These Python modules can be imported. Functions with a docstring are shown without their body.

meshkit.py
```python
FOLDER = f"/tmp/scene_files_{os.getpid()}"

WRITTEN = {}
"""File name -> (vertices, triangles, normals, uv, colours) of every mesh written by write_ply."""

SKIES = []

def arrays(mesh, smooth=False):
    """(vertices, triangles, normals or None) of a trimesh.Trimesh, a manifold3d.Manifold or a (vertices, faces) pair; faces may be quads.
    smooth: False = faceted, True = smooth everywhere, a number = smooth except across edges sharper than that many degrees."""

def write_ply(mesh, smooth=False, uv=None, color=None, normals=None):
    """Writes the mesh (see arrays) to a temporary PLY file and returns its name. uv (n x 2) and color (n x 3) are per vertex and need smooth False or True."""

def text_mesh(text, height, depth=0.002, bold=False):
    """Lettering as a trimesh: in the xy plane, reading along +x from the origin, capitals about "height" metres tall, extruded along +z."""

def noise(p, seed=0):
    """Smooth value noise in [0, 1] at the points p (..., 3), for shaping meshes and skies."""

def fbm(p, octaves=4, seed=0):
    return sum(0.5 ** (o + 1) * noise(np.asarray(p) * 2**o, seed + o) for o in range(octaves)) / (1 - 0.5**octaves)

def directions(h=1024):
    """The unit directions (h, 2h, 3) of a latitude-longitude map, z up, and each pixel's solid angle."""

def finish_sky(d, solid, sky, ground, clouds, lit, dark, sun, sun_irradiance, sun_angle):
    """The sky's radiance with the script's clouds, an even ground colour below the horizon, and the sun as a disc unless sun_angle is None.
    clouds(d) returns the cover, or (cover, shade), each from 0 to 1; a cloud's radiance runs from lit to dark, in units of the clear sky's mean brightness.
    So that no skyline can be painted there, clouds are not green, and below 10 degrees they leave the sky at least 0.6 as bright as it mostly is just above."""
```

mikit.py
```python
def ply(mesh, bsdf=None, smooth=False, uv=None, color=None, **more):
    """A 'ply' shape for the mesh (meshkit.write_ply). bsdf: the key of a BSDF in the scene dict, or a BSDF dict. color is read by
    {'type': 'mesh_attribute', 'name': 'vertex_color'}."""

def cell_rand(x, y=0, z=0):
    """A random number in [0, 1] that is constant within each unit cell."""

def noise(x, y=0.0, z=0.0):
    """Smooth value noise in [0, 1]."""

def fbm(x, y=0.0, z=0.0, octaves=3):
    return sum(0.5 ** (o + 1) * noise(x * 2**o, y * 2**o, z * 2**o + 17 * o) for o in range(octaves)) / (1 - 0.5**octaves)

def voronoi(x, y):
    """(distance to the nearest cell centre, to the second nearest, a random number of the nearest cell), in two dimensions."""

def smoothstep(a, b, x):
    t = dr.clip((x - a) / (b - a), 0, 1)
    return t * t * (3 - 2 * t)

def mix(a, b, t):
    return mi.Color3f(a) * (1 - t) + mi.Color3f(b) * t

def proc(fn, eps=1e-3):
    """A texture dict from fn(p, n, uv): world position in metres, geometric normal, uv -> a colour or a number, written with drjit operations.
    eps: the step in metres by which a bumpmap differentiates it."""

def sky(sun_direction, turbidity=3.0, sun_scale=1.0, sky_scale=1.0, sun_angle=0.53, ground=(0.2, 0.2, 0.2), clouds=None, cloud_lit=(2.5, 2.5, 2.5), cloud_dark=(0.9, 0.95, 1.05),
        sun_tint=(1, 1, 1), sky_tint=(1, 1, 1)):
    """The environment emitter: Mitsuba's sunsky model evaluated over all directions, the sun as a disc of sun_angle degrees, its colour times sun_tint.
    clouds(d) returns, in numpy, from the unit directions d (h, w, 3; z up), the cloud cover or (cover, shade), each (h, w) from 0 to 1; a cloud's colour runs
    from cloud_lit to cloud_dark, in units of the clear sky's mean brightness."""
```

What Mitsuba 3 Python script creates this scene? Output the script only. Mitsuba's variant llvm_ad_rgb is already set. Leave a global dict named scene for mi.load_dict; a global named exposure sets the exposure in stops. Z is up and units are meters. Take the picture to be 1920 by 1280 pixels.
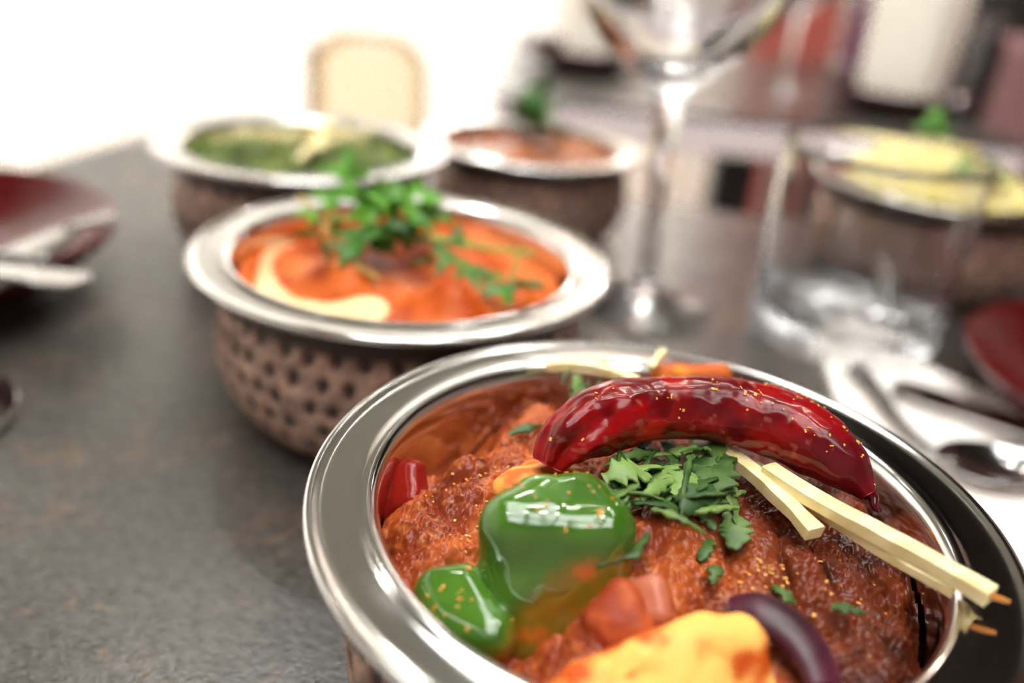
import math, random
import numpy as np, trimesh, manifold3d as m3
import mitsuba as mi, mikit, meshkit
from mikit import proc, noise, fbm, smoothstep
from scipy.interpolate import PchipInterpolator, CubicSpline
T = mi.ScalarTransform4f
random.seed(7)
rng = np.random.default_rng(7)
scene, labels = {'type': 'scene'}, {}

# ------------------------------------------------------------------ camera
# table top is z = 0, the camera looks along +y from 15 cm above it
U = 0.068                                    # outer rim radius of a serving bowl
F, PITCH, ROLL = 1578.0, math.radians(25.5), math.radians(5.65)
ZC = 2.23 * U
RIM = 0.82 * U                               # rim height of a serving bowl
_f = np.array([0, math.cos(PITCH), -math.sin(PITCH)])
_r0, _u0 = np.array([1.0, 0, 0]), np.array([0, math.sin(PITCH), math.cos(PITCH)])
_r = math.cos(ROLL) * _r0 + math.sin(ROLL) * _u0
_u = -math.sin(ROLL) * _r0 + math.cos(ROLL) * _u0
EYE = np.array([0, 0, ZC])
scene['camera'] = {
    'type': 'thinlens', 'fov': 2 * math.degrees(math.atan(960 / F)), 'fov_axis': 'x',
    'to_world': T().look_at(origin=EYE.tolist(), target=(EYE + _f).tolist(), up=_u.tolist()),
    'aperture_radius': 0.0031, 'focus_distance': 0.166, 'near_clip': 0.005, 'far_clip': 50.0}
exposure = 4.5                                 # the lamps are given in sixteenths


def at(px, py, z=0.0):
    """the world point at height z that stands at this pixel of the photograph"""
    d = ((px - 960) / F) * _r - ((py - 640) / F) * _u + _f
    return EYE + d * ((z - ZC) / d[2])


def along(px, py, depth):
    """the world point at this distance along the optical axis"""
    d = ((px - 960) / F) * _r - ((py - 640) / F) * _u + _f
    return EYE + d * depth


# ------------------------------------------------------------------ lights
FLOOR, CEIL = -0.75, 1.75
XL, XR, YB, YF = -1.55, 2.6, -1.9, 3.3        # the room


def lamp_material(rgb):
    return {'type': 'area', 'radiance': {'type': 'rgb', 'value': [c / 16 for c in rgb]}}


PANELS = [(x, y, 0.6, 0.6) for x in (-0.15, 0.5) for y in (-0.85, -0.2)] + [(-0.15, 0.45, 0.6, 0.6), (-0.15, 1.1, 0.6, 0.6)]
PANEL_RGB = (5.8, 5.9, 5.85)
ADDED_WALL_LAMPS = [(-1.0, 1.7, -1.1, 3.3, 3.6), (-0.35, 1.7, -0.5, 3.3, 4.8), (0.35, 1.7, 0.25, 3.3, 9.0), (-0.45, 0.9, -1.55, 1.6, 8.0), (0.75, 1.75, 0.8, 3.3, 5.0)]   # unseen lamps added to brighten the walls: place, aim, strength
SPOTS = [(0.16, 0.75), (0.38, 1.35), (0.5, 0.95), (0.62, 0.55), (-0.5, -0.3), (0.0, 2.2), (-0.75, 1.5), (0.15, 0.1)]  # includes one added over the far table to brighten its standing napkin
SPOT_RGB = (165.0, 158.0, 142.0)


# ------------------------------------------------------------------ helpers
def thing(key, label, cat, group=None, kind=None):
    d = {'label': label, 'category': cat}
    if group: d['group'] = group
    if kind: d['kind'] = kind
    labels[key] = d
    return key


def unique(key):
    k, n = key, 0
    while k in scene or k in labels or any(s.startswith(k + '__') for s in scene):
        n += 1
        k = f'{key}_{n:03d}'
    return k


def put(key, mesh, bsdf, smooth=40, **more):
    """one mesh of the scene under the next free key"""
    k = key
    n = 0
    while k in scene:
        n += 1
        k = f'{key}_{n:03d}'
    scene[k] = mikit.ply(mesh, bsdf, smooth=smooth, **more)
    return k


def struct(key, mesh, bsdf, smooth=False, **more):
    k = put(key, mesh, bsdf, smooth, **more)
    labels[k] = {'kind': 'structure'}
    return k


def curve(pts, n, kind=PchipInterpolator):
    p = np.asarray(pts, float)
    t = np.r_[0, np.cumsum(np.linalg.norm(np.diff(p, axis=0), axis=1))]
    return kind(t, p)(np.linspace(0, t[-1], n))


def grid_faces(a, b, wrap_a=False, wrap_b=False):
    i, j = np.meshgrid(np.arange(a - (not wrap_a)), np.arange(b - (not wrap_b)), indexing='ij')
    i2, j2 = (i + 1) % a, (j + 1) % b
    q = np.stack([i * b + j, i2 * b + j, i2 * b + j2, i * b + j2], -1).reshape(-1, 4)
    return np.vstack([q[:, [0, 1, 2]], q[:, [0, 2, 3]]])


def lathe(prof, n=128):
    """profile (r, z) from the axis at the bottom, outside up: faces outwards"""
    p = np.asarray(prof, float)
    a = np.linspace(0, 2 * np.pi, n, endpoint=False)
    v = np.stack([p[None, :, 0] * np.cos(a)[:, None], p[None, :, 0] * np.sin(a)[:, None], np.broadcast_to(p[:, 1], (n, len(p)))], -1)
    f = grid_faces(n, len(p), wrap_a=True)
    m = trimesh.Trimesh(v.reshape(-1, 3), f, process=False)
    m.merge_vertices()
    m.update_faces(m.nondegenerate_faces())
    return m


def box(sx, sy, sz, loc=(0, 0, 0), rz=0.0, bevel=0.0):
    if bevel > 0:
        e = np.array([sx, sy, sz]) / 2 - bevel
        s = m3.Manifold.sphere(bevel, 16)
        m = m3.Manifold.batch_hull([s.translate([i * e[0], j * e[1], k * e[2]]) for i in (-1, 1) for j in (-1, 1) for k in (-1, 1)])
        mm = m.to_mesh()
        m = trimesh.Trimesh(mm.vert_properties[:, :3], mm.tri_verts)
    else:
        m = trimesh.creation.box((sx, sy, sz))
    m.apply_transform(trimesh.transformations.rotation_matrix(rz, [0, 0, 1]))
    m.apply_translation(loc)
    return m


def frames(p):
    t = np.gradient(p, axis=0)
    t /= np.linalg.norm(t, axis=1, keepdims=True) + 1e-12
    a = np.zeros_like(p)
    x = np.array([0, 0, 1.0]) - t[0] * t[0, 2]
    if np.linalg.norm(x) < 1e-3: x = np.array([1.0, 0, 0]) - t[0] * t[0, 0]
    for i in range(len(p)):
        x = x - t[i] * (x @ t[i])
        x /= np.linalg.norm(x)
        a[i] = x
    return t, a, np.cross(t, a)


def tube(pts, radii, n=40, sides=16, kind=CubicSpline, flat=1.0, disp=None, cap=True):
    p = curve(np.asarray(pts, float), n, kind) if n else np.asarray(pts, float)
    r = np.interp(np.linspace(0, 1, len(p)), np.linspace(0, 1, len(np.atleast_1d(radii))), np.atleast_1d(radii)) if np.ndim(radii) else np.full(len(p), radii)
    t, a, b = frames(p)
    ang = np.arange(sides) * 2 * np.pi / sides
    off = np.cos(ang)[None, :, None] * a[:, None] * flat + np.sin(ang)[None, :, None] * b[:, None]
    rr = np.broadcast_to(r[:, None], (len(p), sides)).copy()
    if disp is not None: rr = rr * disp(np.linspace(0, 1, len(p))[:, None], ang[None, :])
    v = (p[:, None] + off * rr[..., None]).reshape(-1, 3)
    f = grid_faces(len(p), sides, wrap_b=True)[:, ::-1]
    if cap:
        k = len(v)
        v = np.vstack([v, p[:1], p[-1:]])
        j = np.arange(sides); j2 = (j + 1) % sides
        e = (len(p) - 1) * sides
        f = np.vstack([f, np.stack([j2, j, j * 0 + k], 1)[:, ::-1], np.stack([e + j, e + j2, j * 0 + k + 1], 1)[:, ::-1]])
    m = trimesh.Trimesh(v, f, process=False)
    if m.volume < 0: m.invert()
    return m


def hull(pts, radii, seg=20):
    radii = np.broadcast_to(radii, (len(pts),))
    return m3.Manifold.batch_hull([m3.Manifold.sphere(float(r), seg).translate(np.asarray(p, float).tolist()) for p, r in zip(pts, radii)])


def soft(man, edge=0.0015, it=12, lump=0.0, scale=200.0, seed=0):
    """a manifold as a finely divided, smoothed and slightly lumpy mesh"""
    mm = man.refine_to_length(edge).to_mesh()
    m = trimesh.Trimesh(mm.vert_properties[:, :3], mm.tri_verts)
    trimesh.smoothing.filter_taubin(m, lamb=0.5, nu=0.52, iterations=it)
    if lump:
        v = m.vertices
        m.vertices = v + m.vertex_normals * ((meshkit.fbm(v * scale, 3, seed) - 0.5) * 2 * lump)[:, None]
    return m


def col(*c):
    """sRGB 0-255 to linear"""
    c = np.asarray(c, float) / 255
    return np.where(c <= 0.04045, c / 12.92, ((c + 0.055) / 1.055) ** 2.4)


def mix(a, b, t):
    a, b = (mi.Color3f(*[float(x) for x in c]) if isinstance(c, np.ndarray) else c for c in (a, b))
    return mikit.mix(a, b, t)


def vc(a, b, t):
    return np.asarray(a)[None] * (1 - t[:, None]) + np.asarray(b)[None] * t[:, None]


def sstep(a, b, x):
    t = np.clip((x - a) / (b - a), 0, 1)
    return t * t * (3 - 2 * t)


def moved(d, x, y, z=0.0, rz=0.0, s=1.0):
    return {**d, 'to_world': T().translate([float(x), float(y), float(z)]).rotate([0, 0, 1], float(rz)).scale(float(s))}


def mat(name, rgb=None, rough=0.5, spec=0.5, metal=0.0, **more):
    base = {'type': 'mesh_attribute', 'name': 'vertex_color'} if rgb is None else (rgb if isinstance(rgb, dict) else {'type': 'rgb', 'value': [float(x) for x in rgb]})
    scene[name] = {'type': 'twosided', 'bsdf': {'type': 'principled', 'base_color': base, 'roughness': rough, 'specular': spec, 'metallic': metal, **more}}
    return name


# ------------------------------------------------------------------ materials
mat('paint_white', col(240, 238, 234), 0.8, 0.2)
mat('paint_ceiling', col(122, 124, 118), 0.9, 0.2)
mat('paint_mauve', col(190, 168, 168), 0.8, 0.2)
mat('dark_wood', col(36, 33, 31), 0.45)
mat('black_metal', col(20, 20, 23), 0.35)
mat('brass_wood', col(190, 156, 104), 0.4)
mat('velvet', col(150, 112, 112), 0.8, 0.2, sheen=0.6)
mat('curtain_red', col(150, 78, 70), 0.85, 0.15)
mat('curtain_grey', col(206, 196, 188), 0.85, 0.15)
mat('curtain_purple', col(92, 38, 78), 0.85, 0.15)
mat('table_edge', col(236, 226, 228), 0.5)
mat('napkin', col(240, 234, 228), 0.85, 0.15)
mat('napkin_cream', col(250, 244, 230), 0.85, 0.15)
mat('steel', (0.74, 0.725, 0.70), 0.09, 0.5, 1.0)
mat('steel_cutlery', (0.60, 0.59, 0.58), 0.10, 0.5, 1.0)
mat('copper', None, 0.38, 0.5, 0.5)
mat('plate_red', col(72, 11, 11), 0.13, 0.5)
mat('plate_plum', col(62, 28, 32), 0.13, 0.6)
mat('lamp_trim', col(230, 230, 230), 0.5)
mat('glossy', None, 0.17, 0.32)
mat('pepper_skin', None, 0.10, 0.85)
mat('oily', None, 0.26, 0.28)
mat('moist', None, 0.38, 0.5)
mat('creamy', None, 0.48, 0.2)
mat('leaf', None, 0.45, 0.4)
mat('matte', None, 0.55, 0.4)
scene['glass'] = {'type': 'dielectric', 'int_ior': 1.5}


def table_color(p, n, uv):
    x, y = p.x, p.y
    u, w_ = 0.8 * x + 0.6 * y, 0.8 * y - 0.6 * x
    big = fbm(x * 9, y * 9, 3.0, 3)
    w = fbm(u * 40 + 3 * big, w_ * 75 + 2 * big, 1.0, 4)
    vein = smoothstep(0.05, 0.0, mi.Float(abs_(w - 0.5))) * smoothstep(0.47, 0.66, fbm(u * 34, w_ * 50, 9.0, 3))
    patch = smoothstep(0.5, 0.72, fbm(u * 60, w_ * 110, 5.0, 4)) * smoothstep(0.42, 0.65, fbm(x * 14, y * 14, 21.0, 2))
    grain = fbm(x * 620, y * 900, 2.0, 2)
    c = mix(col(45, 43, 41), col(68, 65, 61), smoothstep(0.3, 0.7, big))
    c = mix(c, col(140, 98, 62), mi.Float(0.18) * vein + 0.09 * patch)
    return c * (0.35 + 1.25 * grain)


def abs_(x):
    import drjit as dr
    return dr.abs(x)


def table_bump(p, n, uv):
    return fbm(p.x * 1400, p.y * 1400, 0.5, 2)


scene['table_stone'] = {'type': 'bumpmap', 'arbitrary': proc(table_bump, eps=2e-4), 'scale': 0.00015,
                        'bsdf': {'type': 'principled', 'base_color': proc(table_color), 'roughness': 0.28, 'specular': 1.0}}


def floor_color(p, n, uv):
    g = fbm(p.x * 5, p.y * 5, 0.0, 3)
    return mix(col(196, 184, 168), col(212, 202, 188), g)


scene['floor_tile'] = {'type': 'principled', 'base_color': proc(floor_color), 'roughness': 0.4, 'specular': 0.4}

# ------------------------------------------------------------------ the room
W, D, HT = XR - XL, YF - YB, CEIL - FLOOR
CX, CY, CZ = (XL + XR) / 2, (YB + YF) / 2, (FLOOR + CEIL) / 2
struct('floor', box(W + 0.2, D + 0.2, 0.1, (CX, CY, FLOOR - 0.05)), 'floor_tile')
struct('ceiling', box(W + 0.2, D + 0.2, 0.1, (CX, CY, CEIL + 0.05)), 'paint_ceiling')
struct('ceiling_bulkhead', box(1.9, 4.0, 0.22, (1.65, 1.2, CEIL - 0.11), 0, 0.01), 'dark_wood', 40)
struct('wall_left', box(0.1, D, HT, (XL - 0.05, CY, CZ)), 'paint_white')
struct('wall_right', box(0.1, D, HT, (XR + 0.05, CY, CZ)), 'paint_mauve')
struct('wall_back', box(W, 0.1, HT, (CX, YF + 0.05, CZ)), 'paint_white')
struct('wall_front', box(W, 0.1, HT, (CX, YB - 0.05, CZ)), 'paint_mauve')

for i, (x, y, sx, sy) in enumerate(PANELS):
    k = unique('ceiling_panel_light')
    thing(k, 'square white light panel set in the ceiling', 'ceiling light', 'ceiling light panels')
    fr = [box(sx, 0.02, 0.03, (x, y + s * (sy / 2 - 0.01), CEIL - 0.015)) for s in (-1, 1)] + [box(0.02, sy - 0.04, 0.03, (x + s * (sx / 2 - 0.01), y, CEIL - 0.015)) for s in (-1, 1)]
    put(k + '__frame', trimesh.util.concatenate(fr), 'lamp_trim', False)
    q = put(k + '__diffuser', box(sx - 0.04, sy - 0.04, 0.012, (x, y, CEIL - 0.012)), 'lamp_trim', False)
    scene[q]['emitter'] = lamp_material(PANEL_RGB)
for x, y, ax_, ay_, power in ADDED_WALL_LAMPS:
    k = unique('added_wall_lamp')
    thing(k, 'white cylindrical lamp added on the ceiling to brighten the wall', 'ceiling light', 'added wall lamps')
    o, d = np.array([x, y, CEIL - 0.16]), np.array([ax_, ay_, 0.15]) - np.array([x, y, CEIL - 0.16])
    d /= np.linalg.norm(d)
    put(k + '__shade', lathe(curve([(.001, -.12), (.035, -.118), (.038, -.11), (.040, .0), (.037, .0), (.034, -.10), (.001, -.104)], 30), 32).apply_transform(trimesh.geometry.align_vectors([0, 0, 1], d)).apply_translation(o), 'lamp_trim')
    put(k + '__arm', tube([o - d * .11, [x, y, CEIL]], .008, 2, 10, PchipInterpolator), 'lamp_trim')
    scene[k + '_beam'] = {'type': 'spot', 'to_world': T().look_at(origin=(o + d * .01).tolist(), target=(o + d).tolist(), up=[0, 0, 1]), 'intensity': {'type': 'rgb', 'value': [power / 16, power * .985 / 16, power * .95 / 16]}, 'cutoff_angle': 48, 'beam_width': 20}
for x, y in SPOTS:
    k = unique('downlight')
    thing(k, 'small round white downlight on the ceiling', 'ceiling light', 'ceiling downlights')
    put(k + '__ring', lathe([(0.036, CEIL - 0.02), (0.05, CEIL - 0.02), (0.05, CEIL), (0.036, CEIL)], 32).apply_translation((x, y, 0)), 'lamp_trim')
    q = put(k + '__bulb', trimesh.creation.cylinder(0.035, 0.01, sections=24).apply_translation((x, y, CEIL - 0.012)), 'lamp_trim', False)
    scene[q]['emitter'] = lamp_material(SPOT_RGB)

for x, y, z in ((-0.13, 2.35, 0.60), (0.42, 2.6, 0.74), (0.95, 2.2, 0.82)):
    k = unique('pendant_lamp')
    thing(k, 'small white glass globe lamp hanging from the ceiling on a thin cord', 'pendant lamp', 'globe pendant lamps')
    q = put(k + '__globe', trimesh.creation.icosphere(3, .032).apply_translation((x, y, z)), 'lamp_trim', True)
    scene[q]['emitter'] = lamp_material((64.0, 61.0, 55.0))
    put(k + '__cap', lathe([(.001, .029), (.018, .029), (.018, .06), (.001, .062)], 24).apply_translation((x, y, z)), 'black_metal')
    put(k + '__cord', tube([(x, y, z + .06), (x, y, CEIL)], .003, 2, 8, PchipInterpolator), 'black_metal')


def pleated(x0, x1, y, z0, z1, waves, amp):
    n = waves * 16
    x = np.linspace(x0, x1, n)
    s = np.sin(np.linspace(0, waves * 2 * np.pi, n))
    zs = np.linspace(z0, z1, 6)
    def sheet(o):
        return np.stack([np.broadcast_to(x[:, None], (n, 6)), np.broadcast_to((y + o + amp * s)[:, None], (n, 6)), np.broadcast_to(zs, (n, 6))], -1).reshape(-1, 3)
    v = np.vstack([sheet(0), sheet(0.004)])
    f = grid_faces(n, 6)
    return trimesh.Trimesh(v, np.vstack([f, f[:, ::-1] + n * 6]), process=False)


for x0, x1, m, lab in ((0.10, 0.64, 'curtain_grey', 'pale mauve-grey pleated curtain seen behind the wine glass bowl'), (0.66, 0.97, 'curtain_red', 'brick red pleated curtain hanging behind the wine glasses of the far table'), (0.98, 1.16, 'curtain_purple', 'deep purple pleated curtain beside the red one behind the standing napkin')):
    k = unique('curtain')
    thing(k, lab, 'curtain')
    put(k, pleated(x0, x1, 2.9, FLOOR + 0.01, 1.6, max(3, round((x1 - x0) * 14)), 0.02), m, True)

# ------------------------------------------------------------------ tables
TA = math.radians(-10.2)
TX, TY = np.array([math.cos(TA), math.sin(TA)]), np.array([-math.sin(TA), math.cos(TA)])
TC = np.array([-0.279, 0.628])                      # its far left corner
tb = box(1.2, 1.5, 0.03, (*(TC + 0.6 * TX - 0.75 * TY), -0.015), TA, 0.004)
thing('dining_table', 'dark grey stone-look dining table carrying the copper serving bowls', 'table')
put('dining_table__top', tb, 'table_stone', 40)
for sx, sy in [TC + a * TX - b * TY for a in (0.07, 1.13) for b in (0.07, 1.43)]:
    put('dining_table__leg', box(0.05, 0.05, 0.72, (sx, sy, -0.39), TA, 0.004), 'black_metal', 40)
thing('far_table', 'second grey dining table with a pale edge behind, set with a standing napkin', 'table')
FX, FY, FW, FD = 0.245, 1.29, 0.58, 0.72
put('far_table__top', box(FW, FD, 0.008, (FX, FY, -0.004), 0, 0.002), 'table_stone', 40)
put('far_table__edge_board', box(FW, FD, 0.034, (FX, FY, -0.0252), 0, 0.003), 'table_edge', 40)
for sx, sy in ((0.245, 1.02), (FX + FW / 2 - 0.06, 1.06), (0.0, 1.58), (FX + FW / 2 - 0.06, 1.58)):
    put('far_table__leg', box(0.05, 0.05, FLOOR * -1 - 0.0425, (sx, sy, (FLOOR - 0.0425) / 2), 0, 0.004), 'black_metal', 40)

# ------------------------------------------------------------------ serving bowls
liner = curve(np.array([(0.001, .10), (.42, .10), (.66, .18), (.785, .36), (.80, .52), (.796, .68), (.792, .74), (.795, .778), (.806, .806), (.822, .819), (.838, .820), (.852, .8155), (.866, .8135), (.90, .813), (.945, .814), (.965, .817), (.978, .824), (.99, .825), (1.0, .815), (.999, .80), (.985, .79), (.96, .787), (.90, .782), (.86, .775), (.845, .765)]) * U, 150)
LINER = mikit.ply(lathe(liner, 256), 'steel', smooth=True)
bp = curve(np.array([(.845, .768), (.842, .72), (.85, .66), (.872, .56), (.892, .42), (.888, .32), (.855, .2), (.79, .1), (.69, .03), (.58, .002), (.40, .0), (.001, .0)]) * U, 150)[::-1]


def copper_body(seed):
    na, nz = 768, len(bp)
    a = np.linspace(0, 2 * np.pi, na, endpoint=False)
    A, Z = np.meshgrid(a, bp[:, 1], indexing='ij')
    R = np.broadcast_to(bp[:, 0], A.shape)
    rg = np.random.default_rng(seed)
    dim = np.zeros_like(A)
    N = 42
    arc = np.r_[0, np.cumsum(np.linalg.norm(np.diff(bp, axis=0), axis=1))]
    S = np.broadcast_to(arc, A.shape)
    s0 = np.interp(0.10 * U, bp[60:, 1], arc[60:])
    for row in range(6):
        sc = s0 + row * 0.0074
        jit = rg.normal(0, 0.035, (N, 4))
        for k in range(N):
            ac = (k + 0.5 * (row % 2) + jit[k, 0] * 3) * 2 * np.pi / N
            da = (A - ac + np.pi) % (2 * np.pi) - np.pi
            near = np.abs(da) < 0.15
            dx = da * R / (0.0028 * (1 + jit[k, 1]))
            dz = (S - sc - jit[k, 2] * 0.008) / (0.0034 * (1 + jit[k, 3]))
            dim = np.maximum(dim, np.where(near, 1 - sstep(0.45, 1.15, np.sqrt(dx * dx + dz * dz)), 0))
    dim[R < 0.5 * U] = 0
    r = R - 0.0009 * dim
    v = np.stack([r * np.cos(A), r * np.sin(A), Z], -1).reshape(-1, 3)
    n1 = meshkit.fbm(v * 160, 3, seed)
    base = vc(col(196, 162, 142), col(156, 130, 118), sstep(0.35, 0.65, n1))
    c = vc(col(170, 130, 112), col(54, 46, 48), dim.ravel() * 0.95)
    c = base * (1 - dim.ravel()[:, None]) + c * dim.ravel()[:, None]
    neck = sstep(0.61 * U, 0.67 * U, v[:, 2])  # shade under the lip, painted into the neck colour
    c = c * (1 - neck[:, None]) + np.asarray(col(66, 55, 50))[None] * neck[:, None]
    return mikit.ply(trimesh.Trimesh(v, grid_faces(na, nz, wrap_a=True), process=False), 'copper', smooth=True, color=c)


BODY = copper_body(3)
BOWLS = {}


def serving_bowl(x, y, rz, label, s=1.0):
    k = unique('serving_bowl')
    thing(k, label, 'bowl', 'hammered copper serving bowls with steel rims')
    del labels[k]['group']
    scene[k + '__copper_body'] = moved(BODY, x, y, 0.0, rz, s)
    scene[k + '__steel_liner'] = moved(LINER, x, y, 0.0, rz, s)
    return np.array([x, y])


B1 = serving_bowl(0.46 * U, 2.04 * U, 10, 'nearest hammered copper bowl with a wide steel rim, holding the curry with the red chilli')
B2 = serving_bowl(-0.56 * U, 3.85 * U, 77, 'hammered copper bowl with steel rim holding the orange gravy under a coriander sprig')
B3 = serving_bowl(-1.58 * U, 5.82 * U, 130, 'hammered copper bowl with steel rim holding the green spinach curry')
S4 = 0.91
B4 = serving_bowl(0.001, 0.471, 201, 'dark copper bowl with steel rim holding the brown lentil curry, at the table end', S4)
B5 = serving_bowl(0.216, 0.452, 280, 'hammered copper bowl of yellow rice standing behind the drinking glass')


def field(center, rad, n, height, color, bsdf):
    """a food surface filling a bowl: a polar sheet with a skirt, closed below"""
    nr, na = n, int(n * 4.2)
    rr = np.sqrt(np.linspace(0.0004, 1, nr)) * rad
    a = np.linspace(0, 2 * np.pi, na, endpoint=False)
    Rr, A = np.meshgrid(rr, a, indexing='ij')
    X, Y = center[0] + Rr * np.cos(A), center[1] + Rr * np.sin(A)
    Zt = height(X, Y, Rr / rad)
    top = np.stack([X, Y, Zt], -1).reshape(-1, 3)
    low = np.stack([center[0] + 0.97 * rad * np.cos(a), center[1] + 0.97 * rad * np.sin(a), np.full(na, Zt[-1].min() - 0.006)], -1)
    v = np.vstack([top, low, [[center[0], center[1], Zt[-1].min() - 0.006]]])
    f = grid_faces(nr, na, wrap_b=True)
    o = (nr - 1) * na
    j = np.arange(na); j2 = (j + 1) % na
    skirt = np.vstack([np.stack([o + j, o + na + j, o + na + j2], 1), np.stack([o + j, o + na + j2, o + j2], 1)])
    base = np.stack([o + na + j2, o + na + j, j * 0 + o + 2 * na], 1)[:, ::-1]
    hole = np.stack([j, j2, j * 0], 1)[1:-1]
    m = trimesh.Trimesh(v, np.vstack([f, skirt, base[:, ::-1], hole]), process=False)
    if m.volume < 0: m.invert()
    return mikit.ply(m, bsdf, smooth=True, color=color(v))


def bump(X, Y, c, r, h):
    return h * np.exp(-((X - c[0]) ** 2 + (Y - c[1]) ** 2) / (r * r))


def N3(X, Y, s, seed, o=3):
    return meshkit.fbm(np.stack([X * s, Y * s, np.zeros_like(X)], -1), o, seed) - 0.5


# ---- nearest bowl: chunky red-brown curry
def curry_height(X, Y, q):
    z = 0.0415 + 0.006 * (1 - q ** 2)
    for px, py, zz, r, h in CURRY_LUMPS:
        z = z + bump(X, Y, at(px, py, zz)[:2], r, h)
    lump = np.abs(2 * meshkit.noise(np.stack([X * 120, Y * 120, 0 * X], -1), 1) - 1) ** 0.7
    lump2 = np.abs(2 * meshkit.noise(np.stack([X * 270 + 3, Y * 270, 0 * X], -1), 2) - 1) ** 0.7
    z = z + 0.004 * N3(X, Y, 60, 7) + 0.0036 * lump + 0.0011 * lump2 + 0.0012 * N3(X, Y, 600, 3, 2) + 0.0007 * N3(X, Y, 1500, 4, 1)
    edge = sstep(0.90, 1.0, q)
    return z - edge * 0.0025


CURRY_LUMPS = [(900, 880, .05, .011, .006), (815, 845, .043, .011, -.011), (880, 815, .043, .008, -.006), (1760, 1190, .043, .009, -.006), (1000, 790, .05, .012, .006), (850, 1040, .047, .006, .003), (860, 1150, .043, .008, -.006), (960, 1220, .043, .008, -.004), (1190, 1150, .052, .009, .005),
               (1260, 1010, .054, .012, .006), (1560, 1000, .05, .016, .003), (1480, 1080, .05, .010, .003), (1720, 1120, .05, .012, .002), (1640, 1200, .05, .010, .003), (1120, 1060, .05, .01, .003), (1300, 900, .05, .02, .004), (1640, 940, .05, .012, .003)]


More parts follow.
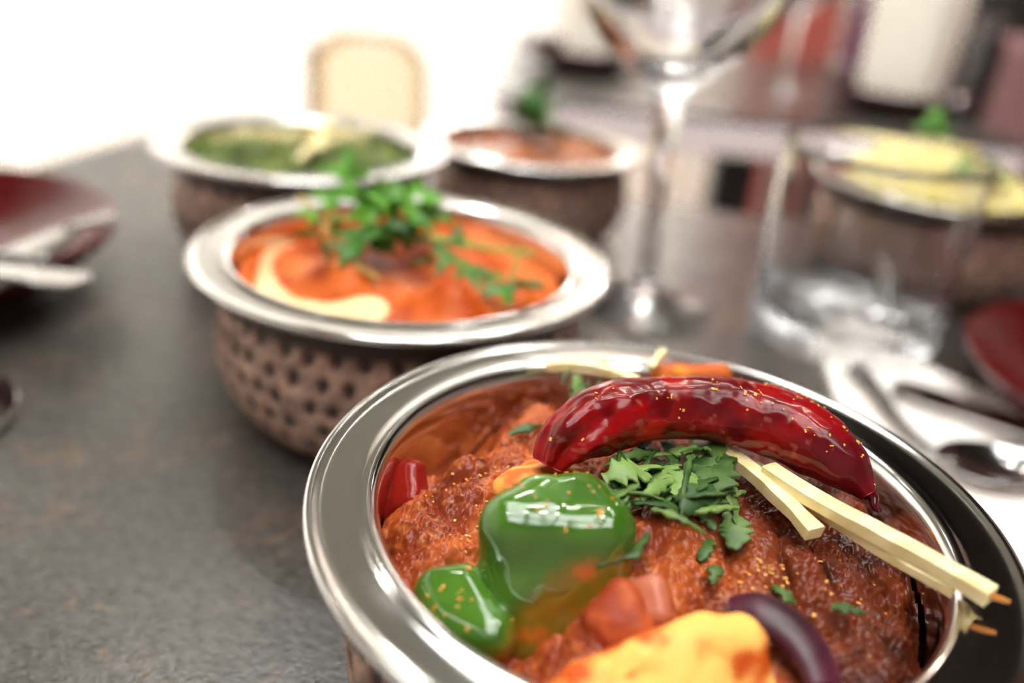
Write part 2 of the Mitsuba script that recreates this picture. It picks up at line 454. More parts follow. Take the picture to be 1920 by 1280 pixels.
def curry_color(v):
    a = meshkit.fbm(v * 110, 3, 11)
    b = meshkit.fbm(v * [520, 520, 520], 2, 12)
    c = vc(col(168, 80, 36), col(124, 48, 22), sstep(0.36, 0.62, a))
    k = sstep(0.52, 0.75, b)[:, None] * 0.45
    c = c * (1 - k) + np.asarray(col(196, 116, 60))[None] * k
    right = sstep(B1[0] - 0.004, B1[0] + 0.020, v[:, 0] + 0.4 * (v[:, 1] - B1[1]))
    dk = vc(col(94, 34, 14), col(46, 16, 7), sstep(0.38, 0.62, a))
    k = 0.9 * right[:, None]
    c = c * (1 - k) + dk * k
    d = sstep(0.62, 0.70, meshkit.fbm(v * 260, 2, 15))[:, None] * 0.5
    return c * (1 - d) + np.asarray(col(96, 40, 26))[None] * d


thing('kadai_curry', 'chunky red-brown curry filling the nearest copper bowl', 'curry', kind='stuff')
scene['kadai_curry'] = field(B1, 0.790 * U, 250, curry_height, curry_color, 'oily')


def pm(px, py, z):
    return at(px, py, z)


def food(key, mesh, bsdf, color, label, cat, group=None, smooth=True):
    k = unique(key)
    thing(k, label, cat, group)
    scene[k] = mikit.ply(mesh, bsdf, smooth=smooth, color=color)
    return k


# green bell pepper: a broad folded piece with a second lobe at its lower left
lobe1 = hull([pm(958, 988, .0590), pm(1010, 955, .0590), pm(1090, 948, .0590), pm(1128, 998, .0588), pm(1120, 1085, .0510), pm(1050, 1165, .044), pm(985, 1185, .0425), pm(958, 1085, .0490)], .0060, 28)
lobe2 = hull([pm(825, 1112, .0465), pm(868, 1105, .0475), pm(918, 1195, .0460), pm(885, 1185, .0445), pm(845, 1150, .0460)], .0046, 28)
pep = soft(lobe1 + lobe2, 0.0011, 40, 0.0009, 90, 4)
pv = np.asarray(pep.vertices)
film = sstep(0.0, 0.006, (pv[:, 0] - pm(990, 1060, .05)[0]) - (pv[:, 2] - 0.0545) * 0.9) * sstep(0.0605, 0.0560, pv[:, 2])
film = np.clip(film * (0.75 + 0.8 * (meshkit.fbm(pv * 250, 3, 6) - 0.4)), 0, 1)
pc = vc(col(48, 86, 18), col(66, 106, 28), sstep(0.3, 0.7, meshkit.fbm(pv * 120, 2, 5)))
pc = pc * (1 - film[:, None]) + vc(col(118, 80, 14), col(172, 78, 20), sstep(0.48, 0.72, meshkit.fbm(pv * 300, 2, 9))) * film[:, None]
food('bell_pepper_piece', pep, 'pepper_skin', pc, 'glossy green bell pepper piece in the nearest bowl, below the red chilli', 'bell pepper')

# paneer, onion, tomato
def paneer(key, pts, r, label, seed, dark=0.5, hi=(240, 176, 80), lo=(200, 88, 30)):
    m = soft(hull(pts, r), 0.0009, 10, 0.0012, 170, seed)
    v = np.asarray(m.vertices)
    t = np.clip(sstep(0.38, 0.62, meshkit.fbm(v * 150, 3, seed + 20)) * dark * 2, 0, 1)
    return food(key, m, 'creamy', vc(col(*hi), col(*lo), t), label, 'paneer')


paneer('paneer_piece', [pm(1090, 1295, .0475), pm(1200, 1248, .0515), pm(1310, 1196, .0540), pm(1392, 1205, .0530), pm(1405, 1310, .046), pm(1240, 1340, .047), pm(1050, 1330, .044)], .0042, 'large orange-yellow paneer chunk at the front of the nearest bowl', 31, 0.55, (244, 186, 96), (192, 78, 24))
paneer('paneer_piece', [pm(945, 912, .0545), pm(1040, 885, .056), pm(1000, 880, .050), pm(1090, 900, .052)], .0022, 'paneer slice wedged between the bell pepper and the red chilli tip', 33, 0.8, (226, 158, 72), (190, 92, 34))
paneer('paneer_piece', [pm(1225, 705, .053), pm(1290, 700, .055), pm(1350, 705, .0555), pm(1300, 740, .050), pm(1240, 745, .048)], .0026, 'browned orange paneer piece behind the red chilli at the back rim', 35, 0.7, (240, 150, 40), (196, 92, 24))
on = tube([pm(1370, 1138, .052), pm(1440, 1150, .054), pm(1500, 1200, .053), pm(1545, 1290, .050)], [.0022, .0036, .0042, .004, .003], 40, 20, flat=0.55, disp=lambda t, a: 1 + 0.08 * np.sin(7 * t + 2 * np.cos(a)))
ov = np.asarray(on.vertices)
food('onion_petal', on, 'moist', vc(col(74, 20, 40), col(46, 12, 26), sstep(0.35, 0.65, meshkit.fbm(ov * [60, 60, 200], 3, 8))), 'dark purple red onion petal curving beside the large paneer chunk', 'onion')
tm = soft(hull([pm(735, 905, .044), pm(770, 890, .047), pm(775, 935, .045), pm(735, 955, .041)], .0035), .001, 8, .0005, 200, 3)
tv = np.asarray(tm.vertices)
food('tomato_piece', tm, 'glossy', vc(col(140, 26, 16), col(110, 22, 16), meshkit.fbm(tv * 200, 2, 4)), 'glossy red tomato piece against the left wall of the nearest bowl', 'tomato')
gl = soft(hull([pm(1200, 1110, .0535), pm(1225, 1100, .055), pm(1235, 1150, .053), pm(1200, 1150, .052)], .0022), .001, 8, .0004, 200, 3)
gv = np.asarray(gl.vertices)
food('onion_piece', gl, 'moist', vc(col(190, 116, 88), col(160, 74, 48), meshkit.fbm(gv * 260, 2, 4)), 'small translucent pink onion piece above the large paneer chunk', 'onion')
ch = soft(hull([pm(1130, 1165, .051), pm(1165, 1120, .0535), pm(1190, 1180, .051), pm(1150, 1200, .049)], .0034), .001, 8, .0007, 240, 5)
cv = np.asarray(ch.vertices)
food('tomato_piece', ch, 'creamy', vc(col(180, 84, 42), col(140, 52, 26), sstep(.35, .65, meshkit.fbm(cv * 220, 3, 4))), 'orange-red tomato lump between the bell pepper and the small onion piece', 'tomato')

# dried red chilli
CH = [pm(1029, 872, .0590), pm(1050, 840, .0620), pm(1098, 802, .0650), pm(1180, 772, .0665), pm(1290, 762, .0672), pm(1400, 776, .0668), pm(1500, 814, .0655), pm(1572, 864, .0635), pm(1614, 910, .0605), pm(1628, 930, .0592)]


def chdisp(t, a):
    p = np.stack(np.broadcast_arrays(t * 11, np.cos(a) * 1.3, np.sin(a) * 1.3), -1)
    w = (meshkit.fbm(p, 3, 41) - 0.5) * (0.18 + 0.40 * np.exp(-(t / 0.16) ** 2))
    w2 = (meshkit.fbm(p * [2.2, 2.5, 2.5], 2, 44) - 0.5) * 0.05
    fold = 0.16 * np.exp(-((t - 0.04) / 0.10) ** 2) * np.sin(5 * a + 9 * t)
    return 1 + w + w2 + fold


chm = tube(CH, [.0030, .0056, .0066, .0068, .0067, .0066, .0068, .0071, .0074, .0073, .0067, .0052, .0016], 170, 64, disp=chdisp)
# the open, hollow end where the stalk came off
v = np.asarray(chm.vertices).copy()
v[-2] = v[-2] + (v[64 * 6:64 * 7].mean(0) - v[-2]) * 1.2
chm = trimesh.Trimesh(v, chm.faces, process=False)
tt = np.r_[np.repeat(np.linspace(0, 1, 170), 64), 0, 1]
cc = vc(col(138, 10, 14), col(90, 6, 12), sstep(0.35, 0.65, meshkit.fbm(v * 150, 3, 51)))
cc = cc * (1 - 0.6 * sstep(0.70, 0.95, tt)[:, None]) + np.asarray(col(84, 12, 22))[None] * (0.6 * sstep(0.70, 0.95, tt)[:, None])
hotr = np.exp(-((tt - 0.30) / 0.08) ** 2) * sstep(0.5, 0.6, meshkit.fbm(v * 200, 2, 61)) * 0.6
cc = cc * (1 - hotr[:, None]) + np.asarray(col(196, 30, 16))[None] * hotr[:, None]
scuff = sstep(0.68, 0.76, meshkit.fbm(v * [500, 500, 500], 3, 71)) * 0.35
cc = cc * (1 - scuff[:, None]) + np.asarray(col(176, 104, 84))[None] * scuff[:, None]
thing('dried_chilli', 'whole glossy dark red dried chilli lying across the curry in the nearest bowl', 'chilli')
scene['dried_chilli__pod'] = mikit.ply(chm, 'glossy', smooth=True, color=cc)
tl = tube([pm(1626, 924, .0594), pm(1638, 936, .0587), pm(1639, 948, .058), pm(1648, 958, .0575)], [.0014, .0011, .0008, .0003], 16, 10)
scene['dried_chilli__tail'] = mikit.ply(tl, 'glossy', smooth=True, color=np.tile(col(70, 12, 18), (len(tl.vertices), 1)))
labels['dried_chilli__tail'] = {'label': 'thin withered dark tip'}


# ginger julienne
def strip(pts, w, h, label, group=None, seed=0, n=28, tw=0.0):
    p = curve(np.asarray(pts), n, CubicSpline if len(pts) > 2 else PchipInterpolator)
    t, a, b = frames(p)
    sec = np.array([(x, y) for x, y in [(-.5, -.42), (-.42, -.5), (.42, -.5), (.5, -.42), (.5, .42), (.42, .5), (-.42, .5), (-.5, .42)]])
    s = np.linspace(0, 1, n)
    wv = w * (1 + 0.16 * (meshkit.fbm(np.stack([s * 5, s * 0, s * 0], -1), 2, seed) - 0.5) * 2)
    hv = h * (1 + 0.16 * (meshkit.fbm(np.stack([s * 6, s * 0, s * 0], -1), 2, seed + 3) - 0.5) * 2)
    v = p[:, None] + sec[None, :, 0, None] * wv[:, None, None] * b[:, None] + sec[None, :, 1, None] * hv[:, None, None] * a[:, None]
    v = v.reshape(-1, 3)
    f = grid_faces(n, 8, wrap_b=True)
    k = len(v)
    v = np.vstack([v, p[:1], p[-1:]])
    j = np.arange(8); j2 = (j + 1) % 8; e = (n - 1) * 8
    f = np.vstack([f, np.stack([j2, j, j * 0 + k], 1), np.stack([e + j, e + j2, j * 0 + k + 1], 1)])
    m = trimesh.Trimesh(v, f, process=False)
    if m.volume < 0: m.invert()
    c = vc(col(240, 228, 178), col(220, 202, 138), sstep(0.35, 0.7, meshkit.fbm(v * [400, 400, 400], 3, seed + 7)))
    kk = unique('ginger_strip')
    thing(kk, label, 'ginger', group)
    scene[kk] = mikit.ply(m, 'moist', smooth=False, color=c)
    return kk


strip([pm(1350, 838, .0590), pm(1440, 910, .0585), pm(1528, 1000, .0570)], .0036, .0026, 'short thick pale ginger strip reaching out from under the middle of the red chilli', seed=1)
strip([pm(1440, 880, .0600), pm(1600, 975, .0598), pm(1740, 1050, .0592), pm(1858, 1118, .0590)], .0040, .0028, 'longest pale ginger strip, running from under the red chilli out over the right rim', seed=2)
strip([pm(1415, 872, .0575), pm(1590, 992, .0572), pm(1790, 1108, .0565)], .0022, .0020, 'thin ginger strip lying along the lower side of the longest one', seed=3)
strip([pm(1027, 686, .0575), pm(1085, 686, .0590), pm(1140, 695, .0590), pm(1195, 718, .0580)], .0030, .0024, 'curved ginger strip lying over the back rim behind the red chilli', seed=4)
strip([pm(1220, 690, .0575), pm(1245, 657, .0600)], .0018, .0016, 'tiny ginger sliver standing up at the back rim beside the browned paneer', seed=5, n=8)
fib = tube([pm(1856, 1116, .0590), pm(1893, 1128, .0588)], [.0007, .0004], 8, 6, PchipInterpolator)
food('ginger_fibre', fib, 'matte', np.tile(col(190, 120, 40), (len(fib.vertices), 1)), 'thin brown fibre at the outer end of the longest ginger strip', 'ginger')


# coriander shreds: narrow curled ribbons
def ribbon(pts, w, seed, thick=.00025):
    n = 14
    p = curve(np.asarray(pts), n, CubicSpline if len(pts) > 2 else PchipInterpolator)
    t, a, b = frames(p)
    rg = np.random.default_rng(seed)
    ph = rg.uniform(-0.6, 0.6) + np.linspace(0, rg.uniform(-0.7, 0.7), n)
    side = np.cos(ph)[:, None] * b + np.sin(ph)[:, None] * a
    nor = np.cross(t, side)
    s = np.linspace(0, 1, n)
    wv = w * np.clip(np.sin(np.pi * (0.06 + 0.88 * s)) ** 0.6, 0.1, 1) * (1 + 0.5 * (rg.uniform(-1, 1, n)))
    u = np.array([-.5, -.2, .2, .5])
    lift = np.array([.22, -.02, -.02, .22]) * rg.uniform(0.0, 0.5)
    top = p[:, None] + (u[None, :, None] * side[:, None] + lift[None, :, None] * nor[:, None]) * wv[:, None, None]
    v = np.concatenate([top + thick * nor[:, None], top - thick * nor[:, None]], 1)
    order = [0, 1, 2, 3, 7, 6, 5, 4]
    v = v[:, order].reshape(-1, 3)
    f = grid_faces(n, 8, wrap_b=True)
    e = (n - 1) * 8
    caps = np.array([[0, 1, 6], [0, 6, 7], [1, 2, 5], [1, 5, 6], [2, 3, 4], [2, 4, 5]])
    m = trimesh.Trimesh(v, np.vstack([f, caps[:, ::-1], caps + e]), process=False)
    if m.volume < 0: m.invert()
    return m


def shred(pts, w, seed, label, group, tone=0.5):
    m = ribbon(pts, w, seed)
    v = np.asarray(m.vertices)
    g = vc(col(36, 66, 26), col(122, 152, 78), np.clip(tone + 0.7 * (meshkit.fbm(v * 300, 2, seed) - 0.5), 0, 1))
    food('coriander_shred', m, 'leaf', g, label, 'coriander', group)


rg = np.random.default_rng(23)
G1 = 'chopped coriander shreds heaped under the chilli'
for i in range(44):
    cx, cy = 1258 + np.clip(rg.normal(0, 52), -95, 85), 908 + np.clip(rg.normal(0, 40), -50, 70)
    L, an = rg.uniform(50, 120), rg.normal(-0.25, 0.6)
    dx, dy = math.cos(an) * L / 2, math.sin(an) * L / 2
    z = .0580 + rg.uniform(-.001, .0030)
    shred([pm(cx - dx, cy - dy, z), pm(cx + rg.normal(0, 6), cy - rg.uniform(2, 14), z + rg.uniform(0, .002)), pm(cx + dx, cy + dy, z - rg.uniform(0, .0015))], rg.choice([.0014, .0022, .0040, .0058]), 100 + i, 'shredded green coriander heaped on the curry just under the red chilli', G1, rg.choice([0.05, 0.2, 0.45, 0.8]))
shred([pm(1310, 870, .0585), pm(1360, 915, .0588), pm(1385, 990, .0565)], .0042, 201, 'long coriander shred hanging down to the right of the coriander heap', None, 0.5)
shred([pm(1365, 960, .0570), pm(1380, 1000, .0565), pm(1372, 1028, .0555)], .0048, 202, 'dark coriander shred at the lower end of the coriander heap', None, 0.3)
shred([pm(1150, 905, .0580), pm(1165, 935, .0590), pm(1195, 945, .0580)], .0042, 203, 'curled coriander shred beside the top of the bell pepper', None, 0.6)
shred([pm(1118, 1058, .0575), pm(1180, 1035, .0580), pm(1215, 1000, .0575)], .0030, 204, 'dark coriander shred lying over the right end of the bell pepper', None, 0.1)
G2 = 'coriander shreds tucked behind the chilli tip'
for i in range(10):
    cx, cy = 1086 + rg.normal(0, 12), 728 + rg.normal(0, 18)
    an = rg.uniform(-1.9, -0.5)
    L = rg.uniform(20, 45)
    dx, dy = math.cos(an) * L / 2, math.sin(an) * L / 2
    z = .0560 + rg.uniform(0, .002)
    shred([pm(cx - dx, cy - dy, z - .001), pm(cx, cy, z + .0006), pm(cx + dx, cy + dy, z + .0014)], rg.uniform(.0012, .0026), 300 + i, 'coriander shred in the small tuft behind the left end of the red chilli', G2, rg.uniform(0.2, 0.7))
for i, (x, y, dx, dy, lab) in enumerate(((985, 805, 30, -8, 'dark coriander bit at the curry edge left of the chilli'), (1322, 1030, 10, -22, 'small green coriander bit below the coriander heap'), (1340, 1078, 4, -16, 'tiny dark coriander bit above the onion petal'), (1590, 1143, 30, 6, 'dark coriander bit on the curry right of the onion petal'), (1470, 1115, 20, 16, 'thin dark coriander bit above the onion petal\'s curve'))):
    shred([pm(x - dx, y - dy, .0530), pm(x, y - 3, .0540), pm(x + dx, y + dy, .0530)], .0024, 400 + i, lab, None, 0.25)


# masala flakes
def flakes(pts, nrm, seed, smin=.00025, smax=.0010):
    rg = np.random.default_rng(seed)
    V, Fc = [], []
    c0 = np.array([[x, y, z] for x in (-1, 1) for y in (-1, 1) for z in (-1, 1)], float) / 2
    fb = trimesh.creation.box((1, 1, 1))
    for p, n in zip(pts, nrm):
        s = np.array([smin + (smax - smin) * rg.random() ** 2, smin + (smax * 0.6 - smin) * rg.random() ** 2, .0002])
        n = n / np.linalg.norm(n)
        x = rg.normal(size=3); x -= n * (x @ n); x /= np.linalg.norm(x)
        M = np.stack([x, np.cross(n, x), n + rg.normal(0, .15, 3)], 1)
        V.append((np.asarray(fb.vertices) * s) @ M.T + p + n * .0002); Fc.append(fb.faces + 8 * len(Fc))
    return trimesh.Trimesh(np.vstack(V), np.vstack(Fc), process=False)


P, Nn = [], []
for m, num, zmin, xs in ((chm, 70, 0.35, None), (pep, 70, 0.6, None)):
    q, fi = trimesh.sample.sample_surface(m, num * 8, seed=5)
    nn = m.face_normals[fi]
    ok = (nn[:, 2] > zmin) & (meshkit.fbm(q * 160, 2, 9) > 0.48)
    P.append(q[ok][:num]); Nn.append(nn[ok][:num])
rg = np.random.default_rng(77)
sp = []
for px, py, sx, sy, k in ((880, 940, 60, 60, 22), (1430, 1085, 60, 25, 26), (1560, 1100, 120, 60, 20), (900, 880, 60, 40, 14), (1270, 950, 60, 40, 16), (1680, 980, 40, 50, 14)):
    for _ in range(k):
        w = at(px + rg.normal(0, sx * 0.6), py + rg.normal(0, sy * 0.6), .052)
        sp.append(w[:2])
sp = np.array(sp)
sp = sp[np.linalg.norm(sp - B1, axis=1) < 0.72 * U]
zz = curry_height(sp[:, 0], sp[:, 1], np.linalg.norm(sp - B1, axis=1) / (0.797 * U))
P.append(np.c_[sp, zz + .0001]); Nn.append(np.tile([0, 0, 1.0], (len(sp), 1)))
fm = flakes(np.vstack(P), np.vstack(Nn), 3)
thing('masala_flakes', 'yellow-orange spice flakes sprinkled over the chilli, bell pepper and curry', 'spice flakes', kind='stuff')
scene['masala_flakes'] = mikit.ply(fm, 'matte', smooth=False, color=np.repeat(vc(col(206, 116, 36), col(226, 172, 92), np.random.default_rng(4).random(len(fm.vertices) // 8)), 8, 0))


# ---- second bowl: orange gravy with chunks and cream
def gravy_height(X, Y, q):
    z = 0.0460 + 0 * X
    for px, py, r, h in ((640, 520, .012, .010), (700, 570, .008, .004), (850, 570, .011, .011), (770, 470, .016, .009), (520, 480, .012, .004), (960, 540, .009, .006), (890, 440, .012, .006), (740, 530, .02, .003)):
        z = z + bump(X, Y, at(px, py, .05)[:2], r, h)
    return z + 0.004 * N3(X, Y, 70, 5) + 0.0012 * N3(X, Y, 300, 6)


cream = curve(np.array([pm(545, 425, .05), pm(505, 470, .05), pm(500, 520, .05), pm(530, 553, .05), pm(600, 570, .05), pm(700, 580, .05)]), 60, CubicSpline)[:, :2]


def gravy_color(v):
    a = meshkit.fbm(v * 110, 3, 81)
    c = vc(col(200, 94, 30), col(168, 64, 12), sstep(0.35, 0.65, a))
    pale = sstep(0.54, 0.70, meshkit.fbm(v * 60, 2, 83)) * 0.55
    c = c * (1 - pale[:, None]) + np.asarray(col(214, 126, 72))[None] * pale[:, None]
    d = np.min(np.linalg.norm(v[:, None, :2] - cream[None], axis=2), axis=1)
    k = np.argmin(np.linalg.norm(v[:, None, :2] - cream[None], axis=2), axis=1) / 59
    w = sstep(.0030, .0012, d - .0024 * sstep(0.40, 0.65, k)) * (0.5 + 0.5 * sstep(0.3, 0.6, k))
    return c * (1 - w[:, None]) + np.asarray(col(246, 214, 160))[None] * w[:, None]


thing('orange_gravy', 'creamy orange curry with chunks and a cream swirl in the second copper bowl', 'curry', kind='stuff')
scene['orange_gravy'] = field(B2, 0.785 * U, 90, gravy_height, gravy_color, 'creamy')


# coriander sprigs with lobed leaves
def leaf_mesh(size, seed, curl=0.5):
    rg = np.random.default_rng(seed)
    na, nr = 54, 5
    th = np.linspace(-np.pi, np.pi, na, endpoint=False)
    r = 0.30 + 0.7 * (np.exp(-(th / 0.42) ** 2) + 0.85 * np.exp(-((np.abs(th) - 1.25) / 0.42) ** 2)) + 0.10 * np.cos(th * 11 + rg.uniform(0, 6)) * (np.abs(th) < 2.2)
    r = r * np.where(np.abs(th) > 2.5, 0.7, 1) * (1 + rg.normal(0, .05, na))
    rr = np.linspace(0, 1, nr + 1)[1:]
    x = np.r_[0, (rr[:, None] * (r * np.cos(th))[None]).ravel()]
    y = np.r_[0, (rr[:, None] * (r * np.sin(th))[None]).ravel()]
    z = curl * (rg.uniform(-.4, .4) * x * x + rg.uniform(-.6, .6) * y * y + 0.18 * np.sin(4 * x + rg.uniform(0, 6)) * np.sin(4 * y + rg.uniform(0, 6)))
    v = np.stack([x, y, z], 1) * size
    f = [[0, 1 + j, 1 + (j + 1) % na] for j in range(na)]
    f = np.vstack([f, grid_faces(nr, na, wrap_b=True)[:, ::-1] + 1])
    k = len(v)
    rim = 1 + (nr - 1) * na + np.arange(na)
    rim2 = np.roll(rim, -1)
    sides = np.vstack([np.stack([rim, rim + k, rim2], 1), np.stack([rim2, rim + k, rim2 + k], 1)])
    v2 = np.vstack([v + [0, 0, .00015], v - [0, 0, .00015]])
    m = trimesh.Trimesh(v2, np.vstack([f, f[:, ::-1] + k, sides]), process=False)
    if m.volume < 0: m.invert()
    return m


def leaf_at(key, p, size, yaw, tilt, roll, seed, tone):
    m = leaf_mesh(size, seed, 0.7)
    R = trimesh.transformations.euler_matrix(roll, tilt, yaw, 'sxyz')
    m.apply_transform(R)
    m.apply_translation(p)
    v = np.asarray(m.vertices)
    c = vc(col(20, 62, 14), col(96, 162, 44), np.clip(tone + 0.8 * (meshkit.fbm(v * 200, 2, seed) - 0.5), 0, 1))
    k, n = key, 0
    while k in scene:
        n += 1; k = f'{key}_{n:03d}'
    scene[k] = mikit.ply(m, 'leaf', smooth=True, color=c)


def stem(key, pts, r, c=(150, 180, 86)):
    m = tube(pts, r, 24, 8)
    k, n = key, 0
    while k in scene:
        n += 1; k = f'{key}_{n:03d}'
    scene[k] = mikit.ply(m, 'leaf', smooth=True, color=np.tile(col(*c), (len(m.vertices), 1)))


rg = np.random.default_rng(5)
S = thing('coriander_sprig', 'fresh green coriander sprig with long stem lying on the orange gravy of the second bowl', 'coriander')
stem(S + '__stem', [pm(690, 425, .063), pm(770, 440, .063), pm(870, 458, .061), pm(1000, 475, .058)], [.0013, .0012, .0010, .0008])
stem(S + '__stem', [pm(560, 370, .062), pm(610, 430, .060), pm(650, 480, .057), pm(710, 522, .055)], [.0010, .0010, .0009, .0007], (176, 160, 90))
stem(S + '__stem', [pm(980, 470, .058), pm(965, 500, .058), pm(960, 540, .056)], [.0007, .0006], (90, 130, 50))
for px, py, z, s, yaw, tilt, roll, tone in ((650, 330, .072, .0085, 1.7, -1.1, 0.2, .85), (665, 370, .069, .0080, 2.0, -.7, 0.3, .75), (610, 375, .066, .0080, 2.8, -.3, .3, .7), (640, 410, .066, .0095, 3.4, .2, .4, .5),
                                            (700, 390, .068, .0095, 1.2, -.5, -.3, .6), (750, 375, .067, .0090, .6, -.5, .4, .75), (790, 400, .066, .0090, .1, .1, .5, .6), (720, 425, .066, .0095, 5.0, .5, .2, .3),
                                            (680, 440, .064, .0090, 4.4, .6, -.2, .2), (760, 425, .065, .0080, 5.5, .4, .3, .35), (815, 390, .065, .0070, .3, -.2, -.4, .75), (590, 395, .063, .0075, 3.6, .1, .2, .8),
                                            (730, 400, .070, .0085, 1.5, -.3, .8, .7), (655, 460, .061, .0070, 4.6, .5, .1, .2),
                                            (810, 490, .059, .0065, 3.3, .3, .2, .1), (850, 480, .060, .0075, 4.2, .2, -.3, .3), (880, 505, .059, .0065, 5.2, .4, .2, .3), (950, 535, .057, .0080, 4.9, .3, .3, .3), (985, 530, .057, .0075, 5.6, .2, -.3, .25), (930, 515, .058, .0065, 3.9, .3, .3, .45), (860, 455, .062, .0060, 1.8, -.6, .2, .4)):
    leaf_at(S + '__leaf', pm(px, py, z), s * 1.12, yaw, tilt, roll, int(px * 7 + py), tone)
for i in range(22):
    px, py = 700 + rg.normal(0, 62), 398 + rg.normal(0, 24)
    leaf_at(S + '__leaf', pm(px, py, .0675 + (400 - py) * .00006 + rg.uniform(-.002, .003)), rg.uniform(.0075, .0105), rg.uniform(0, 6.3), rg.uniform(-.8, .8), rg.uniform(-.8, .8), 700 + i, np.clip(.55 + (400 - py) * .008 + rg.normal(0, .15), 0, 1))


# ---- third bowl: spinach curry with ginger on top
def spin_height(X, Y, q):
    return 0.0465 + 0.006 * (1 - q ** 2) + 0.009 * N3(X, Y, 75, 15) + 0.002 * N3(X, Y, 300, 16)


def spin_color(v):
    a = meshkit.fbm(v * 120, 3, 91)
    c = vc(col(96, 112, 52), col(52, 70, 26), sstep(0.35, 0.65, a))
    w = sstep(0.6, 0.72, meshkit.fbm(v * 80, 2, 93)) * 0.5
    return c * (1 - w[:, None]) + np.asarray(col(170, 172, 92))[None] * w[:, None]


thing('spinach_curry', 'dark green spinach curry in the copper bowl at the far left', 'curry', kind='stuff')
scene['spinach_curry'] = field(B3, 0.785 * U, 80, spin_height, spin_color, 'creamy')
GG = 'ginger strips on the spinach curry'
for i, (a, b, w) in enumerate((((560, 300), (625, 232), .0036), ((530, 250), (640, 262), .0030), ((590, 240), (690, 262), .0030), ((610, 225), (600, 280), .0030), ((500, 262), (610, 240), .0026), ((575, 232), (660, 248), .0028), ((400, 262), (520, 244), .0028), ((450, 246), (560, 262), .0026), ((690, 246), (610, 268), .0026))):
    strip([pm(*a, .0545), pm((a[0] + b[0]) / 2, (a[1] + b[1]) / 2, .0575 + .0007 * i), pm(*b, .0575 + .0005 * i)], w, .0022, 'pale ginger strip crossed with others on top of the green spinach curry', GG, seed=20 + i, n=12)


# ---- fourth bowl: lentil curry
def dal_height(X, Y, q):
    return 0.0445 + 0.0035 * N3(X, Y, 60, 25) + 0.001 * N3(X, Y, 300, 26)


def dal_color(v):
    return vc(col(160, 84, 26), col(112, 52, 14), sstep(0.35, 0.65, meshkit.fbm(v * 90, 3, 95)))


thing('lentil_curry', 'glossy brown lentil curry in the copper bowl at the table end', 'curry', kind='stuff')
scene['lentil_curry'] = field(B4, 0.785 * U * S4, 70, dal_height, dal_color, 'glossy')
S = thing('coriander_sprig_001', 'upright dark green coriander tuft standing on the brown lentil curry', 'coriander')
stem(S + '__stem', [pm(975, 232, .050), pm(985, 215, .058), pm(1000, 195, .066)], [.0012, .0009], (70, 110, 40))
stem(S + '__stem', [pm(985, 235, .050), pm(1000, 215, .056), pm(1015, 190, .066)], [.0012, .0009], (70, 110, 40))
for i in range(20):
    px, py = 1003 + rg.normal(0, 17), 196 + rg.normal(0, 22)
    leaf_at(S + '__leaf', pm(px, py, .056 + (235 - py) * .0002), rg.uniform(.010, .015), rg.uniform(0, 6.3), rg.uniform(-.9, .9), rg.uniform(-.8, .8), 900 + i, rg.uniform(0.1, .6))


# ---- fifth bowl: yellow rice, grain by grain on a mound
def rice_height(X, Y, q):
    return 0.0485 + 0.024 * (1 - q ** 2) ** 1.2 + 0.006 * N3(X, Y, 70, 35)


thing('rice_heap', 'yellow and white cooked rice heaped in the copper bowl behind the drinking glass', 'rice', kind='stuff')
rg = np.random.default_rng(9)
ng = 4200
ra, aa = np.sqrt(rg.random(ng)) * 0.755 * U, rg.random(ng) * 2 * np.pi
gx, gy = B5[0] + ra * np.cos(aa), B5[1] + ra * np.sin(aa)
gz = rice_height(gx, gy, ra / (0.797 * U)) + rg.uniform(-.0004, .0012, ng)
ico = trimesh.creation.icosphere(0)
gv0 = np.asarray(ico.vertices)
ax = rg.normal(size=(ng, 3)) * [1, 1, 0.35]
ax /= np.linalg.norm(ax, axis=1, keepdims=True)
gv = gv0[None] * 0.0009
gv = gv + ax[:, None] * ((gv0[None] * ax[:, None]).sum(-1, keepdims=True)) * 0.0030
gv = (gv + np.stack([gx, gy, gz], 1)[:, None]).reshape(-1, 3)
gf = (np.asarray(ico.faces)[None] + (np.arange(ng) * 12)[:, None, None]).reshape(-1, 3)
gc = np.repeat(vc(col(236, 220, 134), col(240, 236, 208), (rg.random(ng) < 0.35).astype(float)), 12, 0)
scene['rice_heap__grains'] = mikit.ply(trimesh.Trimesh(gv, gf, process=False), 'moist', smooth=True, color=gc)
labels['rice_heap__grains'] = {'kind': 'stuff'}
scene['rice_heap__bed'] = field(B5, 0.775 * U, 40, rice_height, lambda v: np.tile(col(230, 214, 140), (len(v), 1)), 'moist')
for j, (px, py, lab) in enumerate(((1735, 252, 'small green coriander tuft on the back of the yellow rice'), (1838, 325, 'small green coriander tuft on the right of the yellow rice'))):
    S = thing(unique('coriander_sprig'), lab, 'coriander')
    p0 = pm(px, py + 8, (.076, .066)[j])
    stem(S + '__stem', [p0 - [0, 0, .003], p0 + [.001, 0, .003], p0 + [.002, 0, .007]], [.0009, .0006], (110, 150, 50))
    for i in range(6):
        leaf_at(S + '__leaf', p0 + rg.normal(0, .004, 3) * [1.4, 1, .6] + [0, 0, .005], rg.uniform(.006, .009), rg.uniform(0, 6.3), rg.uniform(-.6, .6), rg.uniform(-.6, .6), 950 + i + 10 * j, rg.uniform(.4, .9))

